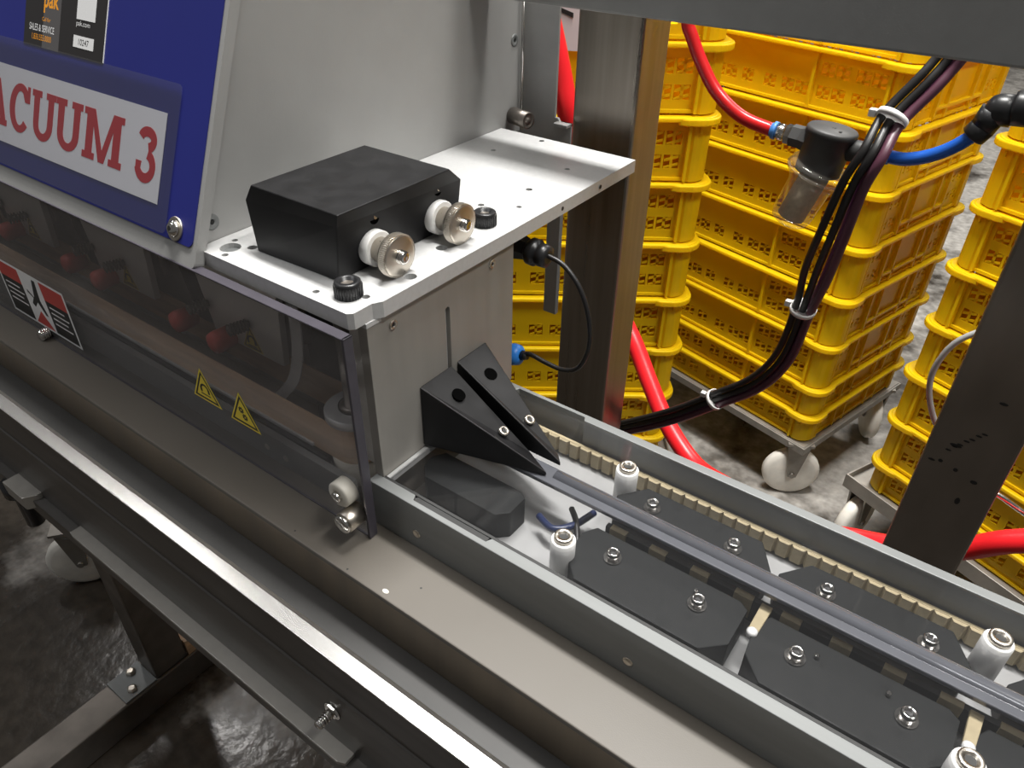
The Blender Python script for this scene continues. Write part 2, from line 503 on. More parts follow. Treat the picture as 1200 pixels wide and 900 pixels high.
L_M = ([(0, 0), (16, 0), (16, 5), (12.5, 5), (12.5, 25), (21.5, 0), (28.5, 0), (37.5, 25), (37.5, 5), (34, 5), (34, 0), (50, 0), (50, 5), (46.5, 5), (46.5, 32), (50, 32), (50, 37), (36.5, 37), (25, 9), (13.5, 37), (0, 37), (0, 32), (3.5, 32), (3.5, 5), (0, 5)], [], 50)
L_U = ([(0, 37), (15, 37), (15, 32), (12, 32)] + arc(18.5, 12, 6.8, 7, 180, 360, 8) + [(25.3, 32), (22, 32), (22, 37), (37, 37), (37, 32), (34, 32)] + arc(18.5, 12, 15.2, 13, 0, -180, 12) + [(3, 32), (0, 32)], [], 37)
L_C = (arc(17.5, 18.5, 17.5, 19.5, 50, 318, 20) + arc(17.5, 18.5, 8.5, 13.5, 318, 62, 16) + [(25.2, 24), (33, 24), (33, 37), (28.6, 37)], [], 34)
L_A = ([(0, 0), (15, 0), (15, 5), (11.5, 5), (13.3, 10), (24.7, 10), (26.5, 5), (23, 5), (23, 0), (38, 0), (38, 5), (35.5, 5), (24, 37), (14, 37), (2.5, 5), (0, 5)], [[(15, 15), (23, 15), (19, 27)]], 38)
L_V = ([(0, 37), (15, 37), (15, 32), (12.5, 32), (19, 12), (25.5, 32), (23, 32), (23, 37), (38, 37), (38, 32), (35.5, 32), (24, 0), (14, 0), (2.5, 32), (0, 32)], [], 38)


def stroke(pts, wd):
    l, r_ = [], []
    for i, p in enumerate(pts):
        a = Vector(pts[max(i - 1, 0)]); b_ = Vector(pts[min(i + 1, len(pts) - 1)])
        t = (b_ - a).normalized(); nn = Vector((-t.y, t.x))
        q = wd[i] if isinstance(wd, list) else wd
        l.append(tuple(Vector(p) + nn * q / 2)); r_.append(tuple(Vector(p) - nn * q / 2))
    return l + r_[::-1]


for L, x0, wd in ((L_V, -501, 38), (L_A, -462, 39), (L_C, -419.5, 34), (L_U, -383, 37), (L_U, -345.5, 39), (L_M, -304, 54)):
    k = wd / L[2]
    MB(fr).plate([(x0 + a * k, -8.8 + b_ * 1.01) for a, b_ in L[0]], [[(x0 + a * k, -8.8 + b_ * 1.01) for a, b_ in h] for h in L[1]], 0.6, 0.75, 'z').build('letter', 'sign_red', sign)
c3 = arc(12, 27.8, 7.8, 6.2, 172, -62, 12)
t3 = MB(fr)
t3.plate([(-232 + a, -8.8 + b_) for a, b_ in stroke(arc(11.5, 28.2, 8, 5.6, 168, -75, 14), 7)], [], 0.6, 0.75, 'z')
t3.plate([(-232 + a, -8.8 + b_) for a, b_ in stroke(arc(11.5, 10, 9.3, 8.6, 78, -168, 16), 7)], [], 0.6, 0.76, 'z')
t3.plate([(-232 + a, -8.8 + b_) for a, b_ in ((0, 6), (6, 6), (7, 12.5), (0, 12.5))], [], 0.6, 0.74, 'z')
t3.build('letter', 'sign_red', sign)
sleeve = MB(fr).plate(rrect(-600, -187, -40, 62, 5), [], 0.9, 1.25, 'z').build('clear_sleeve', 'clear_sleeve')
tag(sleeve, 'clear plastic sleeve stuck over the paper sign on the blue panel', 'sleeve')

# black service label
lab = thing('service_label', 'black service label with orange and white lettering on the blue panel', 'label', tuple(fr((-345, 100, 0))))
MB(fr).plate(rect(-404, -287, 61, 160), [], 0.0, 0.35, 'z').build('backing', 'label_black', lab)
MB(fr).plate(rect(-375, -350, 61, 160), [], 0.35, 0.42, 'z').build('grey_band', 'label_grey', lab)
MB(fr).plate(rect(-286.9, -286.2, 62, 160), [], 0.0, 0.4, 'z').build('white_edge', 'label_white', lab)


def text(body, size, x, s_, material, parent, name='lettering', stretch=1.0, bold=0.0, off=0.45, frame=None, sx=1.0):
    cu = bpy.data.curves.new(name, 'FONT'); cu.body = body; cu.size = size; cu.offset = bold
    tmp = bpy.data.objects.new('tmp', cu); COL.objects.link(tmp)
    dg = bpy.context.evaluated_depsgraph_get()
    me = bpy.data.meshes.new_from_object(tmp.evaluated_get(dg))
    COL.objects.unlink(tmp); bpy.data.objects.remove(tmp)
    F = frame or fr
    o_ = ORI[parent.name]
    for v_ in me.vertices:
        q = F((x + v_.co.x * sx, s_ + v_.co.y * stretch, off))
        v_.co = q * MM + Vector((0, 0, Z0)) - o_
    me.materials.clear(); me.materials.append(MATS[material])
    ob = bpy.data.objects.new(name, me); COL.objects.link(ob); ob.parent = parent; ORI[ob.name] = o_
    return ob


text('pak', 18, -376, 91.5, 'label_orange', lab, bold=0.35, sx=0.85)
text('Call for', 4.2, -377, 81, 'label_orange', lab)
text('SALES & SERVICE', 7.2, -396, 72.8, 'label_white', lab, bold=0.04, sx=0.72)
text('1.833.555.0000', 6.2, -392, 66.2, 'label_orange', lab, bold=0.0, sx=0.8)
MB(fr).plate(rect(-329, -301, 68, 76.5), [], 0.35, 0.5, 'z').build('number_plate', 'label_white', lab)
text('10247', 6.2, -323, 70.2, 'ink_black', lab, off=0.55)
MB(fr).plate(rect(-327, -301.5, 88, 125), [], 0.35, 0.5, 'z').build('code_patch', 'label_white', lab)
text('pak.com', 5.2, -327, 83.5, 'label_white', lab, sx=1.1)

# ------------------------------------------------------------------ top plate and end panel
plate = thing('mounting_plate', 'thick bright aluminium plate with drilled holes beside the hood', 'plate', (-73, 174, -11))
out = [(-147.5, 0), (-3, 0), (0, 3), (0, 18), (3.5, 24), (3.5, 158), (1, 347), (-149.5, 347), (-149.5, 16)]
holes = [(-131.7, 14.9, 7.2), (-120, 24, 3.4), (-139, 24, 2.2), (-125, 5.5, 2.4), (-38, 8, 2.2), (-95.4, 339, 2.6), (-114.9, 289, 2.4), (-34.5, 289, 2.4), (-32.9, 229.6, 2.8), (-43.5, 180, 2.6), (-17.5, 103, 4.2), (-5.5, 58.4, 4.2), (-18, 195, 2.2), (-9, 22, 2.6)]
MB().plate(out, [circ(x, y, r, 14) for x, y, r in holes], -11, 0).build('body', 'plate_aluminium', plate)
for x, y, r in holes:
    MB().lathe((x, y, -10.9), (0, 0, 1), [(0, r), (7.5 if r > 5 else 5, r)], 14).build('hole_floor', 'rail_aluminium' if r > 4 else 'rail_dark', plate)
for y, z in ((284, -5.7), (225.4, -6), (166.7, -6.5)):
    MB().lathe((2.4, y, z), (1, 0, 0), [(0, 1.8), (0.25, 1.8)], 12).build('side_hole', 'chrome' if y < 180 else 'ink_black', plate)
ledge = MB().box(-8, 0.6, 11, 24, -14.8, -11).build('ledge', 'plate_aluminium', plate, bevel=0.4)

panel = thing('end_panel', 'upright aluminium end panel with a vertical slot under the bright plate', 'panel', (-4, 87, -137))
slot = [(84.2, -36), (84.5, -34.3), (86.5, -33), (88.5, -34.3), (88.8, -36), (88.8, -100), (84.2, -100)]
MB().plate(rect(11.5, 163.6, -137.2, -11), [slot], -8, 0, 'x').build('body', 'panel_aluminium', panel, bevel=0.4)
MB().box(-7.5, -3.5, 84.4, 88.6, -100, -34).build('slot_backing', 'plate_aluminium', panel)
for y, z in ((33.5, -21.8), (136.5, -19.9)):
    cap_screw(panel, (-0.3, y, z), (1, 0, 0), 3.2, 1.6, 'nickel')
MB().box(-24, -8.2, 18, 158, -136, -11.2).build('rear_stiffener', 'interior_grey', panel)

# black clamp block with its thumb screws
blk = thing('clamp_block', 'large black anodised block with two thumb screws on the bright plate', 'block', (-74, 84, 0))
bp_ = MB()
y0, y1 = 25.2, 143
A = [(-112, y0 - 2, 0.1), (-37.5, y0, 0.1), (-37.5, y1 - 1, 0.1), (-112, y1 - 1, 0.1)]
B = [(-118.5, y0, 34), (-37, y0, 34), (-37, y1, 34), (-118.5, y1, 34)]
Cc = [(-110, y0, 46.2), (-29.5, y0, 46.2), (-28.5, 127, 46.2), (-110.5, 127, 46.2)]
B2 = [(-118.5, y0, 34), (-34, y0, 38), (-34, 139, 38), (-118.5, 139, 34)]
rings = [[bp_.v(p) for p in R_] for R_ in ([(-112, 22.5, 0.1), (-36.5, 25.2, 0.1), (-36, 142.4, 0.1), (-112, 142, 0.1)], [(-118.8, 25, 34), (-31.5, 25.2, 38), (-31.5, 142.5, 34), (-118.8, 142, 34)], Cc)]
for R1, R2 in zip(rings, rings[1:]):
    for i in range(4):
        bp_.bm.faces.new((R1[i], R1[(i + 1) % 4], R2[(i + 1) % 4], R2[i]))
bp_.bm.faces.new(rings[0][::-1]); bp_.bm.faces.new(rings[-1])
bp_.build('body', 'black_anodised', blk, bevel=0.8)
for y, z in ((57, 33.5), (118, 33.5)):
    MB().lathe((-33.4, y, z), (1, 0, 0.1), [(0, 4.3), (1.2, 4.3)], 18).build('screw_hole', 'hole_shade', blk)
    MB().lathe((-32.4, y + 1, z + 0.6), (1, 0.2, 0.1), [(0, 1.8), (0.5, 1.8)], 12).build('set_screw', 'nickel', blk)
for y in (54.5, 117):
    z = 14.4
    kn = MB()
    kn.lathe((-27.5, y, z), (1, 0, 0), [(0, 8.2), (10, 8.2), (10.2, 12.8), (11.4, 13.9), (17, 13.9), (18, 13), (18.2, 12), (18.2, 0)], 44)
    k_ = kn.build('thumb_screw', 'nickel', blk, label='knurled nickel thumb screw')
    MB().lathe((-35, y, z), (1, 0, 0), [(0, 11.2), (0.6, 12), (7, 12), (7.6, 11.2)], 28).build('spacer', 'white_nylon', k_, label='white nylon spacer')
    ks = MB(); ks.lathe((-9.6, y, z), (1, 0, 0), [(0, 4.3), (4.2, 4.3), (5, 3.4), (5, 1.2), (4.6, 0)], 18)
    for q in range(4):
        ks.ring((-9.0 + q * 1.1, y, z), (1, 0, 0), 4.3, 0.35, 16, 5)
    ks.build('stud', 'chrome', k_)
    sl = MB()
    for q in range(72):
        a = 2 * math.pi * q / 72
        sl.box(-15.2, -9.8, y + 13.8 * math.cos(a) - 0.4, y + 13.8 * math.cos(a) + 0.4, z + 13.8 * math.sin(a) - 0.4, z + 13.8 * math.sin(a) + 0.4)
    sl.build('knurling', 'nickel', k_, kind='stuff')

# black socket screws standing on the plate
for (x, y), lb in (((-18.5, 17), 'black socket head screw at the near corner of the bright plate'), ((-18.5, 152.5), 'black socket head screw beside the farther thumb screw on the plate')):
    t = thing('socket_screw', lb, 'screw', (x, y, 0), 0, 'black screws on the plate')
    MB().lathe((x, y, 0.05), (0, 0, 1), [(0, 8.6), (8.4, 8.6), (9.8, 8.2), (10.4, 7.5), (10.4, 5), (8.0, 4.8), (8.0, 0)], 28).build('head', 'black_plastic', t)
    h = MB(); hex_socket(h, (x, y, 8.05), (0, 0, 1), 4.3, 0.3)
    h.build('socket', 'dark_post_stainless', t)
    r_ = MB()
    for q in range(30):
        a = 2 * math.pi * q / 30
        r_.box(x + 8.55 * math.cos(a) - 0.3, x + 8.55 * math.cos(a) + 0.3, y + 8.55 * math.sin(a) - 0.3, y + 8.55 * math.sin(a) + 0.3, 0.3, 8)
    r_.build('knurling', 'black_plastic', t, kind='stuff')

# roller and slit at the rear of the hood
rol = thing('guide_roller', 'small grey metal roller on a thin bright rod behind the hood', 'roller', (-133, 362, 0))
MB().lathe((-148, 364, 9), (1, -0.25, 0), [(0, 8), (24, 8), (24, 6), (23.4, 5.6), (23.4, 3), (24.4, 2.6), (24.4, 0)], 24).build('roller', 'stand_stainless', rol)
MB().cyl((-145.5, 376, 8), (-145.5, 376, 130), 1.3).build('rod', 'chrome', rol)
sheet = thing('bracket_sheet', 'light grey sheet metal bracket with a cut-out left of the steel post', 'bracket', (-120, 395, -216))
MB().plate([(-97, -60), (-97, 3), (-111, 3), (-113, 6), (-116.5, 6), (-116.5, 200), (-178, 200), (-178, -60)], [], 393, 396, 'y').build('web', 'light_grey_paint', sheet, bevel=0.4)
MB().box(-113, -97, 385, 396, 0, 3).build('lip', 'light_grey_paint', sheet, bevel=0.4)
MB().box(-118.5, -102, 390, 396, -216, -61).build('tab', 'light_grey_paint', sheet, bevel=0.4)

# ------------------------------------------------------------------ infeed channel
ch = thing('infeed_channel', 'long grey aluminium channel housing the belt guides at lower right', 'channel', (300, 81, -177))
MB().plate([(-6.6, 3), (1100, 3), (1100, 11.5), (96, 11.5), (94, 7), (32, 7), (30, 11.5), (-6.6, 11.5)], [], -177, -136.3).build('front_rail', 'rail_aluminium', ch, bevel=0.5)
MB().plate([(1, 159), (1100, 159), (1100, 151.5), (79, 151.5), (77, 155.5), (14, 155.5), (12, 151.5), (1, 151.5)], [], -177, -136.3).build('rear_rail', 'rail_aluminium', ch, bevel=0.5)
MB().box(-2, 1100, 11.6, 151.4, -177, -174).build('channel_floor', 'light_grey_paint', ch)
for x, z in ((36.5, -163), (203, -164)):
    MB().lathe((x, 3.2, z), (0, -1, 0), [(0, 3.4), (0.5, 3.4), (0.6, 2.6), (0.3, 2.2), (0.3, 0)], 16).build('hole', 'nickel', ch)
MB().box(0.3, 4, 12, 150, -142, -137).build('base_strip', 'light_grey_paint', ch)

MB().box(-1, 1100, 11.6, 13.7, -139.5, -136.6).build('gap_shade', 'belt_black', ch)  # dark strips painting the shade in the gap between rail and cover
MB().box(32, 94, 7.1, 11.6, -142, -137.2).build('gap_shade', 'belt_black', ch)

# black guide blocks with bolts
def guide(xs, label, y0, y1, zt, nose, bolts, flip, pins=()):
    x0, x1 = xs
    t = thing('guide_block', label, 'guide block', ((x0 + x1) / 2, (y0 + y1) / 2, -174), 0, 'black guide blocks in the channel')
    c = nose
    if flip:
        o_ = [(x0, y0), (x1, y0), (x1 + 2, y0 + 8), (x1 - c, y1), (x0 + c, y1), (x0 - 3, y0 + 10)]
    else:
        o_ = [(x0 + c, y0), (x1 - c, y0), (x1, y0 + c), (x1, y1 - 4), (x1 - 6, y1), (x0 + 3, y1), (x0 - 3, y1 - 10), (x0, y0 + c)]
    MB().plate(o_, [], -174, zt).build('body', 'black_guide', t, bevel=0.8)
    for px, py in pins:
        MB().lathe((px, py, zt), (0, 0, 1), [(0, 1.5), (2.5, 1.5), (3, 1)], 10).build('pin', 'chrome', t)
    for bx, by in bolts:
        s_ = cap_screw(t, (bx, by, zt), (0, 0, 1), 4.2, 5.5, 'chrome', washer=6.0, name='bolt')
    return t


guide((4, 84), 'short black guide block under the triangular gussets, doubling as their dark reflection', 40, 70, -150, 8, [], False)  # solid stand-in for the gussets' reflection in the cover, plus a dark block
guide((137, 248), 'front black guide block between the front white standoff and the cream strap', 25, 72, -149, 13, [(161.8, 54), (221.3, 53)], False, [(217, 61)])
guide((258, 366), 'front black guide block just right of the middle cream strap', 25, 72, -149, 13, [(282, 52.5), (342.4, 51.5)], False, [(292, 60), (331, 60)])
guide((376, 560), 'front black guide block at the bottom right corner', 25, 72, -149, 13, [(402, 52.5), (462, 51.5)], False)
guide((138, 247), 'rear black guide block just right of the farthest white standoff', 97, 127, -149, 12, [(161.2, 110), (221, 109)], True)
guide((256, 364), 'rear black guide block in the middle along the cream toothed belt', 97, 127, -149, 12, [(282, 108.5), (341.5, 107.5)], True)
guide((386, 560), 'rear black guide block at the right edge beyond the white standoff', 97, 127, -149, 12, [(402, 108)], True)

for (x, y), lb in (((133.4, 38.1), 'white standoff near the front rail left of the front guide block'), ((133.8, 121.6), 'white standoff near the rear wall, closest to the gussets'),
                   ((371.9, 122), 'white standoff at the right edge near the rear wall'), ((371.2, 35), 'white standoff at the bottom right corner near the front rail')):
    t = thing('standoff', lb, 'standoff', (x, y, -174), 0, 'white standoffs carrying the clear cover')
    MB().lathe((x, y, -174), (0, 0, 1), [(0, 8.2), (38, 8.2), (38.8, 7.4)], 24).build('spacer', 'white_nylon', t)
    cap_screw(t, (x, y, -135.2), (0, 0, 1), 6.2, 3.4, 'nickel')

# toothed cream belt along the rear wall
bt = thing('toothed_belt', 'cream toothed belt running along the rear wall of the channel', 'belt', (200, 147, -172))
MB().box(6, 1080, 147, 149.5, -172, -158.5).build('band', 'belt_cream', bt)
tooth = None
for i in range(105):
    x = 12 + i * 10
    if tooth is None:
        tooth = MB().hexa([(0, 144.5, -172), (6.4, 144.5, -172), (8, 147, -172), (-1.6, 147, -172), (0, 144.5, -158.8), (6.4, 144.5, -158.8), (8, 147, -158.8), (-1.6, 147, -158.8)]).build('belt_tooth', 'belt_cream', bt)
        t_ = tooth
    else:
        t_ = tooth.copy(); COL.objects.link(t_)
    t_.location = (x * MM, 0, 0)
bt2 = thing('toothed_belt', 'black belt with cream teeth along the middle of the channel', 'belt', (300, 82, -172))
MB().box(142, 1080, 80, 84, -172, -153).build('band', 'belt_black', bt2)
tooth = None
for i in range(31):
    x = 152 + i * 29.8
    if tooth is None:
        tooth = MB().box(-6, 6, 78.2, 83, -168, -151.5).build('belt_tooth', 'belt_cream', bt2)
        t_ = tooth
    else:
        t_ = tooth.copy(); COL.objects.link(t_)
    t_.location = (x * MM, 0, 0)
for x, lb in ((256, 'cream strap joining the belts between the two front guide blocks'), (372, 'cream strap by the bottom right white standoff')):
    t = thing('belt_strap', lb, 'strap', (x, 70, -172), 0, 'cream straps')
    MB().hexa([(x - 3, 54, -151), (x + 3, 54, -151), (x + 4, 78, -151), (x - 3, 78, -151), (x - 3, 54, -148), (x + 3, 54, -148), (x + 4, 78, -148), (x - 3, 78, -148)]).build('strap', 'belt_cream', t, bevel=0.5)
    MB().lathe((x, 54, -151), (0, 0, 1), [(0, 3.2), (3.6, 3.2), (4.4, 2)], 14).build('end_pad', 'white_nylon', t)

# cable loop lying under the cover
cl = thing('tube_loop', 'short blue-grey air tube lying in the channel next to the front standoff', 'tube', (115, 60, -168))
MB().tube([(96, 66, -160), (112, 60, -158), (122, 72, -158), (126, 92, -160)], 2.6).build('tube', 'tube_navy', cl)
MB().tube([(112, 84, -158), (122, 74, -157), (132, 60, -160)], 2.2).build('branch', 'cable_black', cl)

# clear covers with the grey joint bar between them
cv = tag(MB().plate([(4, 13.8), (1080, 13.8), (1080, 75), (96, 75), (4, 75)], [circ(133.4, 38.1, 4, 12), circ(371.2, 35, 4, 12)], -138.8, -135.5).build('clear_cover', 'clear_cover', bevel=0.4),
         'clear acrylic cover over the front half of the belt channel', 'cover')
cv2 = tag(MB().plate([(4, 92), (1080, 92), (1080, 149.5), (4, 149.5)], [circ(133.8, 121.6, 4, 12), circ(371.9, 122, 4, 12)], -138.8, -135.5).build('clear_cover', 'clear_cover', bevel=0.4),
          'clear acrylic cover over the rear half of the belt channel', 'cover')
jb = thing('cover_bar', 'long grey frosted bar between the two clear channel covers', 'bar', (300, 83, -140))
MB().box(4, 1080, 75.2, 91.8, -139, -135.2).build('base', 'edge_frost', jb, bevel=0.8)
MB().lathe((96, 86, -137.6), (1, 0, 0), [(0, 5.2), (984, 5.2)], 20).build('rod', 'edge_frost', jb)

# ------------------------------------------------------------------ triangular gussets
def gusset(lab, oy0, oy1, ty0, ty1, tx0, tx1):
    t = thing('gusset_bracket', lab, 'bracket', (0, (oy0 + oy1) / 2, -134), 0, 'black gussets on the end panel')
    zb, zt, ztip = -134.9, -82.5, -131.5
    mb = MB()
    mb.hexa([(0.2, oy0, zb), (tx0, ty0, zb), (tx1, ty1, zb), (0.2, oy1, zb),
             (0.2, oy0, zt), (tx0, ty0, ztip), (tx1, ty1, ztip), (0.2, oy1, zt)])
    mb.build('body', 'black_anodised', t, bevel=0.9)

    def top(u, v_):              # point on the sloped top face
        a = Vector((0.2, oy0, zt)).lerp(Vector((tx0, ty0, ztip)), u); b_ = Vector((0.2, oy1, zt)).lerp(Vector((tx1, ty1, ztip)), u)
        return a.lerp(b_, v_)
    nn = (top(0.5, 0.2) - top(0.2, 0.2)).cross(top(0.2, 0.8) - top(0.2, 0.2)).normalized()
    if nn.z < 0:
        nn = -nn
    c = top(0.22, 0.52)
    MB().lathe(c - nn * 0.2, nn, [(0, 5.2), (0.6, 5.2)], 22).build('counterbore', 'hole_shade', t)
    c = top(0.66, 0.56)
    s_ = MB().lathe(c, nn, [(0, 4.1), (1.2, 4.1), (1.9, 3.6), (1.9, 2.2), (1.0, 2.0), (1.0, 0)], 20).build('screw', 'nickel', t)
    h = MB(); hex_socket(h, c + nn * 1.0, nn, 2.0, 0.2)
    h.build('socket', 'ink_black', s_)
    return t


gusset('nearer black triangular gusset bracket on the end panel', 53.4, 88, 80, 91, 92, 70)
gusset('farther black triangular gusset bracket on the end panel', 94.5, 128.5, 94.5, 101, 94, 88)

# ------------------------------------------------------------------ clear guard, sealing head behind it
sh = thing('guard_shield', 'smoky clear guard sheet under the hood with warning stickers', 'guard', (-400, -11, -176))
MB().box(-900, 3, -9.5, -5.5, -176.5, -11).build('sheet', 'smoke_shield', sh)
MB().box(2.4, 4.6, -11.5, -4, -176.8, -9.6).build('side_edge', 'shield_edge', sh, bevel=0.5)
MB().box(-900, 4.6, -11.5, -4, -11, -9.6).build('top_edge', 'shield_edge', sh, bevel=0.5)
for (x, z), big in (((-13.5, -138.5), True), ((-4.5, -155), False)):
    if big:
        k_ = MB().lathe((x, -9.5, z), (0, -1, 0), [(0, 10), (9, 10), (10, 9), (10, 4), (9, 3.6), (9, 0)], 26).build('standoff', 'cream_nylon', sh, label='cream nylon standoff')
        MB().lathe((x, -18.5, z), (0, -1, 0), [(0, 4), (4, 4), (4.6, 3.4), (4.6, 0)], 16).build('screw', 'chrome', k_)
    else:
        k_ = MB().lathe((x, -9.5, z), (0, -1, 0), [(0, 8), (15, 8), (15.6, 7.4)], 24).build('standoff', 'nickel', sh, label='metal standoff with chrome cap')
        MB().lathe((x, -25, z), (0, -1, 0), [(0, 7.2), (2.4, 7.2), (3.2, 6), (3.6, 3), (3.6, 0)], 22).build('cap', 'chrome', k_)


def sf(p):                       # sticker frame on the guard's outer face
    return Vector((p[0], -9.52 - p[2], p[1]))


def tri_sticker(parent, cx, cz, w_, h_, frame, glyph):
    tri = lambda k: [(cx - w_ / 2 * k, cz - h_ * 0.36 * k), (cx + w_ / 2 * k, cz - h_ * 0.36 * k), (cx, cz + h_ * 0.64 * k)]
    s_ = MB(frame).plate(tri(1.0), [], 0.02, 0.12, 'z').build('warning_sticker', 'warning_yellow', parent, label='yellow warning triangle')
    MB(frame).plate(tri(0.86), [tri(0.70)], 0.12, 0.2, 'z').build('border', 'ink_black', s_)
    g = MB(frame)
    if glyph == 'gears':
        for gx, gz in ((-1.6, 3.2), (1.6, -2.6)):
            g.plate([(cx + gx + (3.4 if i % 2 else 2.4) * math.cos(i * math.pi / 8), cz + gz + (3.4 if i % 2 else 2.4) * math.sin(i * math.pi / 8)) for i in range(16)], [circ(cx + gx, cz + gz, 1.0, 8)], 0.12, 0.2, 'z')
    else:
        g.plate(rect(cx - 6, cx + 6, cz - 5.6, cz - 4.4), [], 0.12, 0.2, 'z')
        g.plate([(cx + a, cz + b_) for a, b_ in stroke(arc(0, 0, 4.6, 4.6, 10, 170, 10), 1.9)], [], 0.12, 0.2, 'z')
        for q in (-4.6, 4.6):
            g.plate(rect(cx + q - 1.2, cx + q + 1.2, cz - 3, cz + 1.5), [], 0.12, 0.2, 'z')
    g.build('pictogram', 'ink_black', s_)
    return s_


tri_sticker(sh, -171.5, -123.8, 36, 32, sf, 'heat')
tri_sticker(sh, -124.8, -126.0, 36, 32, sf, 'gears')
ws = MB(sf).plate(rect(-508, -377, -168, -107.5), [], 0.02, 0.12, 'z').build('warning_plate', 'label_white', sh, label='red, white and black warning plate')
for nm_, mt_, pg_ in (('black_field', 'ink_black', rect(-505, -463, -165.5, -126)), ('black_field', 'ink_black', rect(-422, -380, -165.5, -129)),
                      ('red_field', 'warning_red', rect(-505, -463, -126, -110)), ('red_field', 'warning_red', rect(-422, -380, -129, -110)),
                      ('red_field', 'warning_red', [(-460, -165.5), (-425, -165.5), (-442, -148)])):
    MB(sf).plate(pg_, [], 0.12, 0.2, 'z').build(nm_, mt_, ws)
pl = MB(sf)
pl.plate([(-455, -128), (-445, -134), (-436, -112), (-430, -112), (-434, -134), (-428, -150), (-433, -150), (-441, -138), (-450, -146), (-454, -143), (-447, -135), (-456, -131)], [], 0.12, 0.2, 'z')
pl.build('pictogram', 'ink_black', ws)
pl = MB(sf)
for q in range(4):
    pl.plate(rect(-500, -472 + (q % 2) * 5, -133 - q * 6, -131.5 - q * 6), [], 0.2, 0.24, 'z')
    pl.plate(rect(-417, -390 + (q % 2) * 5, -136 - q * 6, -134.5 - q * 6), [], 0.2, 0.24, 'z')
pl.build('text_line', 'label_white', ws, kind='stuff')
MB().box(-900, 3, -10.2, -8.6, -177.0, -176.6).build('bottom_edge', 'shield_edge', sh)
# springy bolt in front of the guard, lower left
sb = MB()
sb.lathe((-441, -9.5, -171), (0, -1, 0), [(0, 5), (10, 5), (10.6, 4), (10.6, 0)], 18)
for q in range(4):
    sb.ring((-441, -11.5 - q * 2.2, -171), (0, 1, 0), 5.2, 0.8, 18, 6)
sb.build('guard_bolt', 'chrome', sh)

# gray guide rail behind the guard
gr = thing('guide_rail', 'grey metal guide rail behind the smoky guard with small holes', 'rail', (-450, 7, -177))
MB().box(-900, -26, 3, 9, -176.8, -151).build('rail', 'rail_aluminium', gr, bevel=0.4)
for x, z in ((-123.7, -166), (-101.4, -167)):
    MB().lathe((x, 3.2, z), (0, -1, 0), [(0, 2.8), (0.4, 2.8)], 14).build('hole', 'nickel', gr)
tb = thing('drive_belt', 'black toothed drive belt low behind the smoky guard', 'belt', (-450, 12, -160))
MB().box(-900, -60, 9.5, 13, -158, -150).build('band', 'belt_black', tb)
tooth = None
for i in range(48):
    x = -66 - i * 10.4
    if tooth is None:
        tooth = MB().box(-3, 3, 9.2, 13.2, -162.5, -157).build('belt_tooth', 'belt_black', tb); t_ = tooth
    else:
        t_ = tooth.copy(); COL.objects.link(t_)
    t_.location = (x * MM, 0, 0)
MB().box(-900, -78, 13.2, 17, -149, -146.5).build('guide_strip', 'plate_aluminium', tb)

sb_ = thing('sealing_belt', 'tan sealing belt wrapped around its pulley behind the guard', 'belt', (-450, 36, -150))
path = [(-900, 15), (-50, 15)] + [(-50 + 21 * math.sin(math.radians(a)), 36 - 21 * math.cos(math.radians(a))) for a in range(15, 181, 15)] + [(-900, 57)]
inner = [(-900, 16), (-50, 16)] + [(-50 + 20 * math.sin(math.radians(a)), 36 - 20 * math.cos(math.radians(a))) for a in range(15, 181, 15)] + [(-900, 56)]
bm_ = MB(); bm_.plate(path + inner[::-1], [], -150, -118)
bm_.build('band', 'belt_tan', sb_)
pu = thing('pulley', 'flanged pulley on a steel column behind the guard edge', 'pulley', (-50, 36, -176))
MB().lathe((-50, 36, -117.5), (0, 0, 1), [(0, 23), (5.5, 23), (6.5, 22)], 36).build('flange', 'plate_aluminium', pu)
MB().lathe((-50, 36, -150), (0, 0, 1), [(0, 19.5), (32, 19.5)], 28).build('core', 'interior_dark', pu)
MB().lathe((-50, 36, -176), (0, 0, 1), [(0, 17), (8, 21), (25.5, 22)], 32).build('lower_flange', 'cream_nylon', pu)
MB().lathe((-50, 36, -111), (0, 0, 1), [(0, 11.5), (2, 11.5), (3, 8), (3, 7.4), (99, 7.4)], 24).build('column', 'stand_stainless', pu)
MB().lathe((-50, 36, -110.8), (0, 0, 1), [(0, 12.5), (1.4, 12.5)], 24).build('collar', 'ink_black', pu)
st = thing('spring_strip', 'curved grey spring strip beside the pulley behind the guard', 'strip', (-115, 32, -134))
p1 = [(-97, 30, -40), (-97, 30, -60), (-101, 30, -85), (-112, 30, -112), (-133, 30, -136)]
smp = smooth_path(p1, 6)
sm = MB()
A_ = [sm.v((q.x - 6, q.y, q.z)) for q in smp]; B_ = [sm.v((q.x + 6, q.y, q.z)) for q in smp]
A2 = [sm.v((q.x - 6, q.y + 1, q.z)) for q in smp]; B2_ = [sm.v((q.x + 6, q.y + 1, q.z)) for q in smp]
for i in range(len(smp) - 1):
    sm.bm.faces.new((A_[i], B_[i], B_[i + 1], A_[i + 1])); sm.bm.faces.new((B2_[i], A2[i], A2[i + 1], B2_[i + 1]))
    sm.bm.faces.new((A_[i], A_[i + 1], A2[i + 1], A2[i])); sm.bm.faces.new((B_[i + 1], B_[i], B2_[i], B2_[i + 1]))
sm.build('strip', 'plate_aluminium', st)

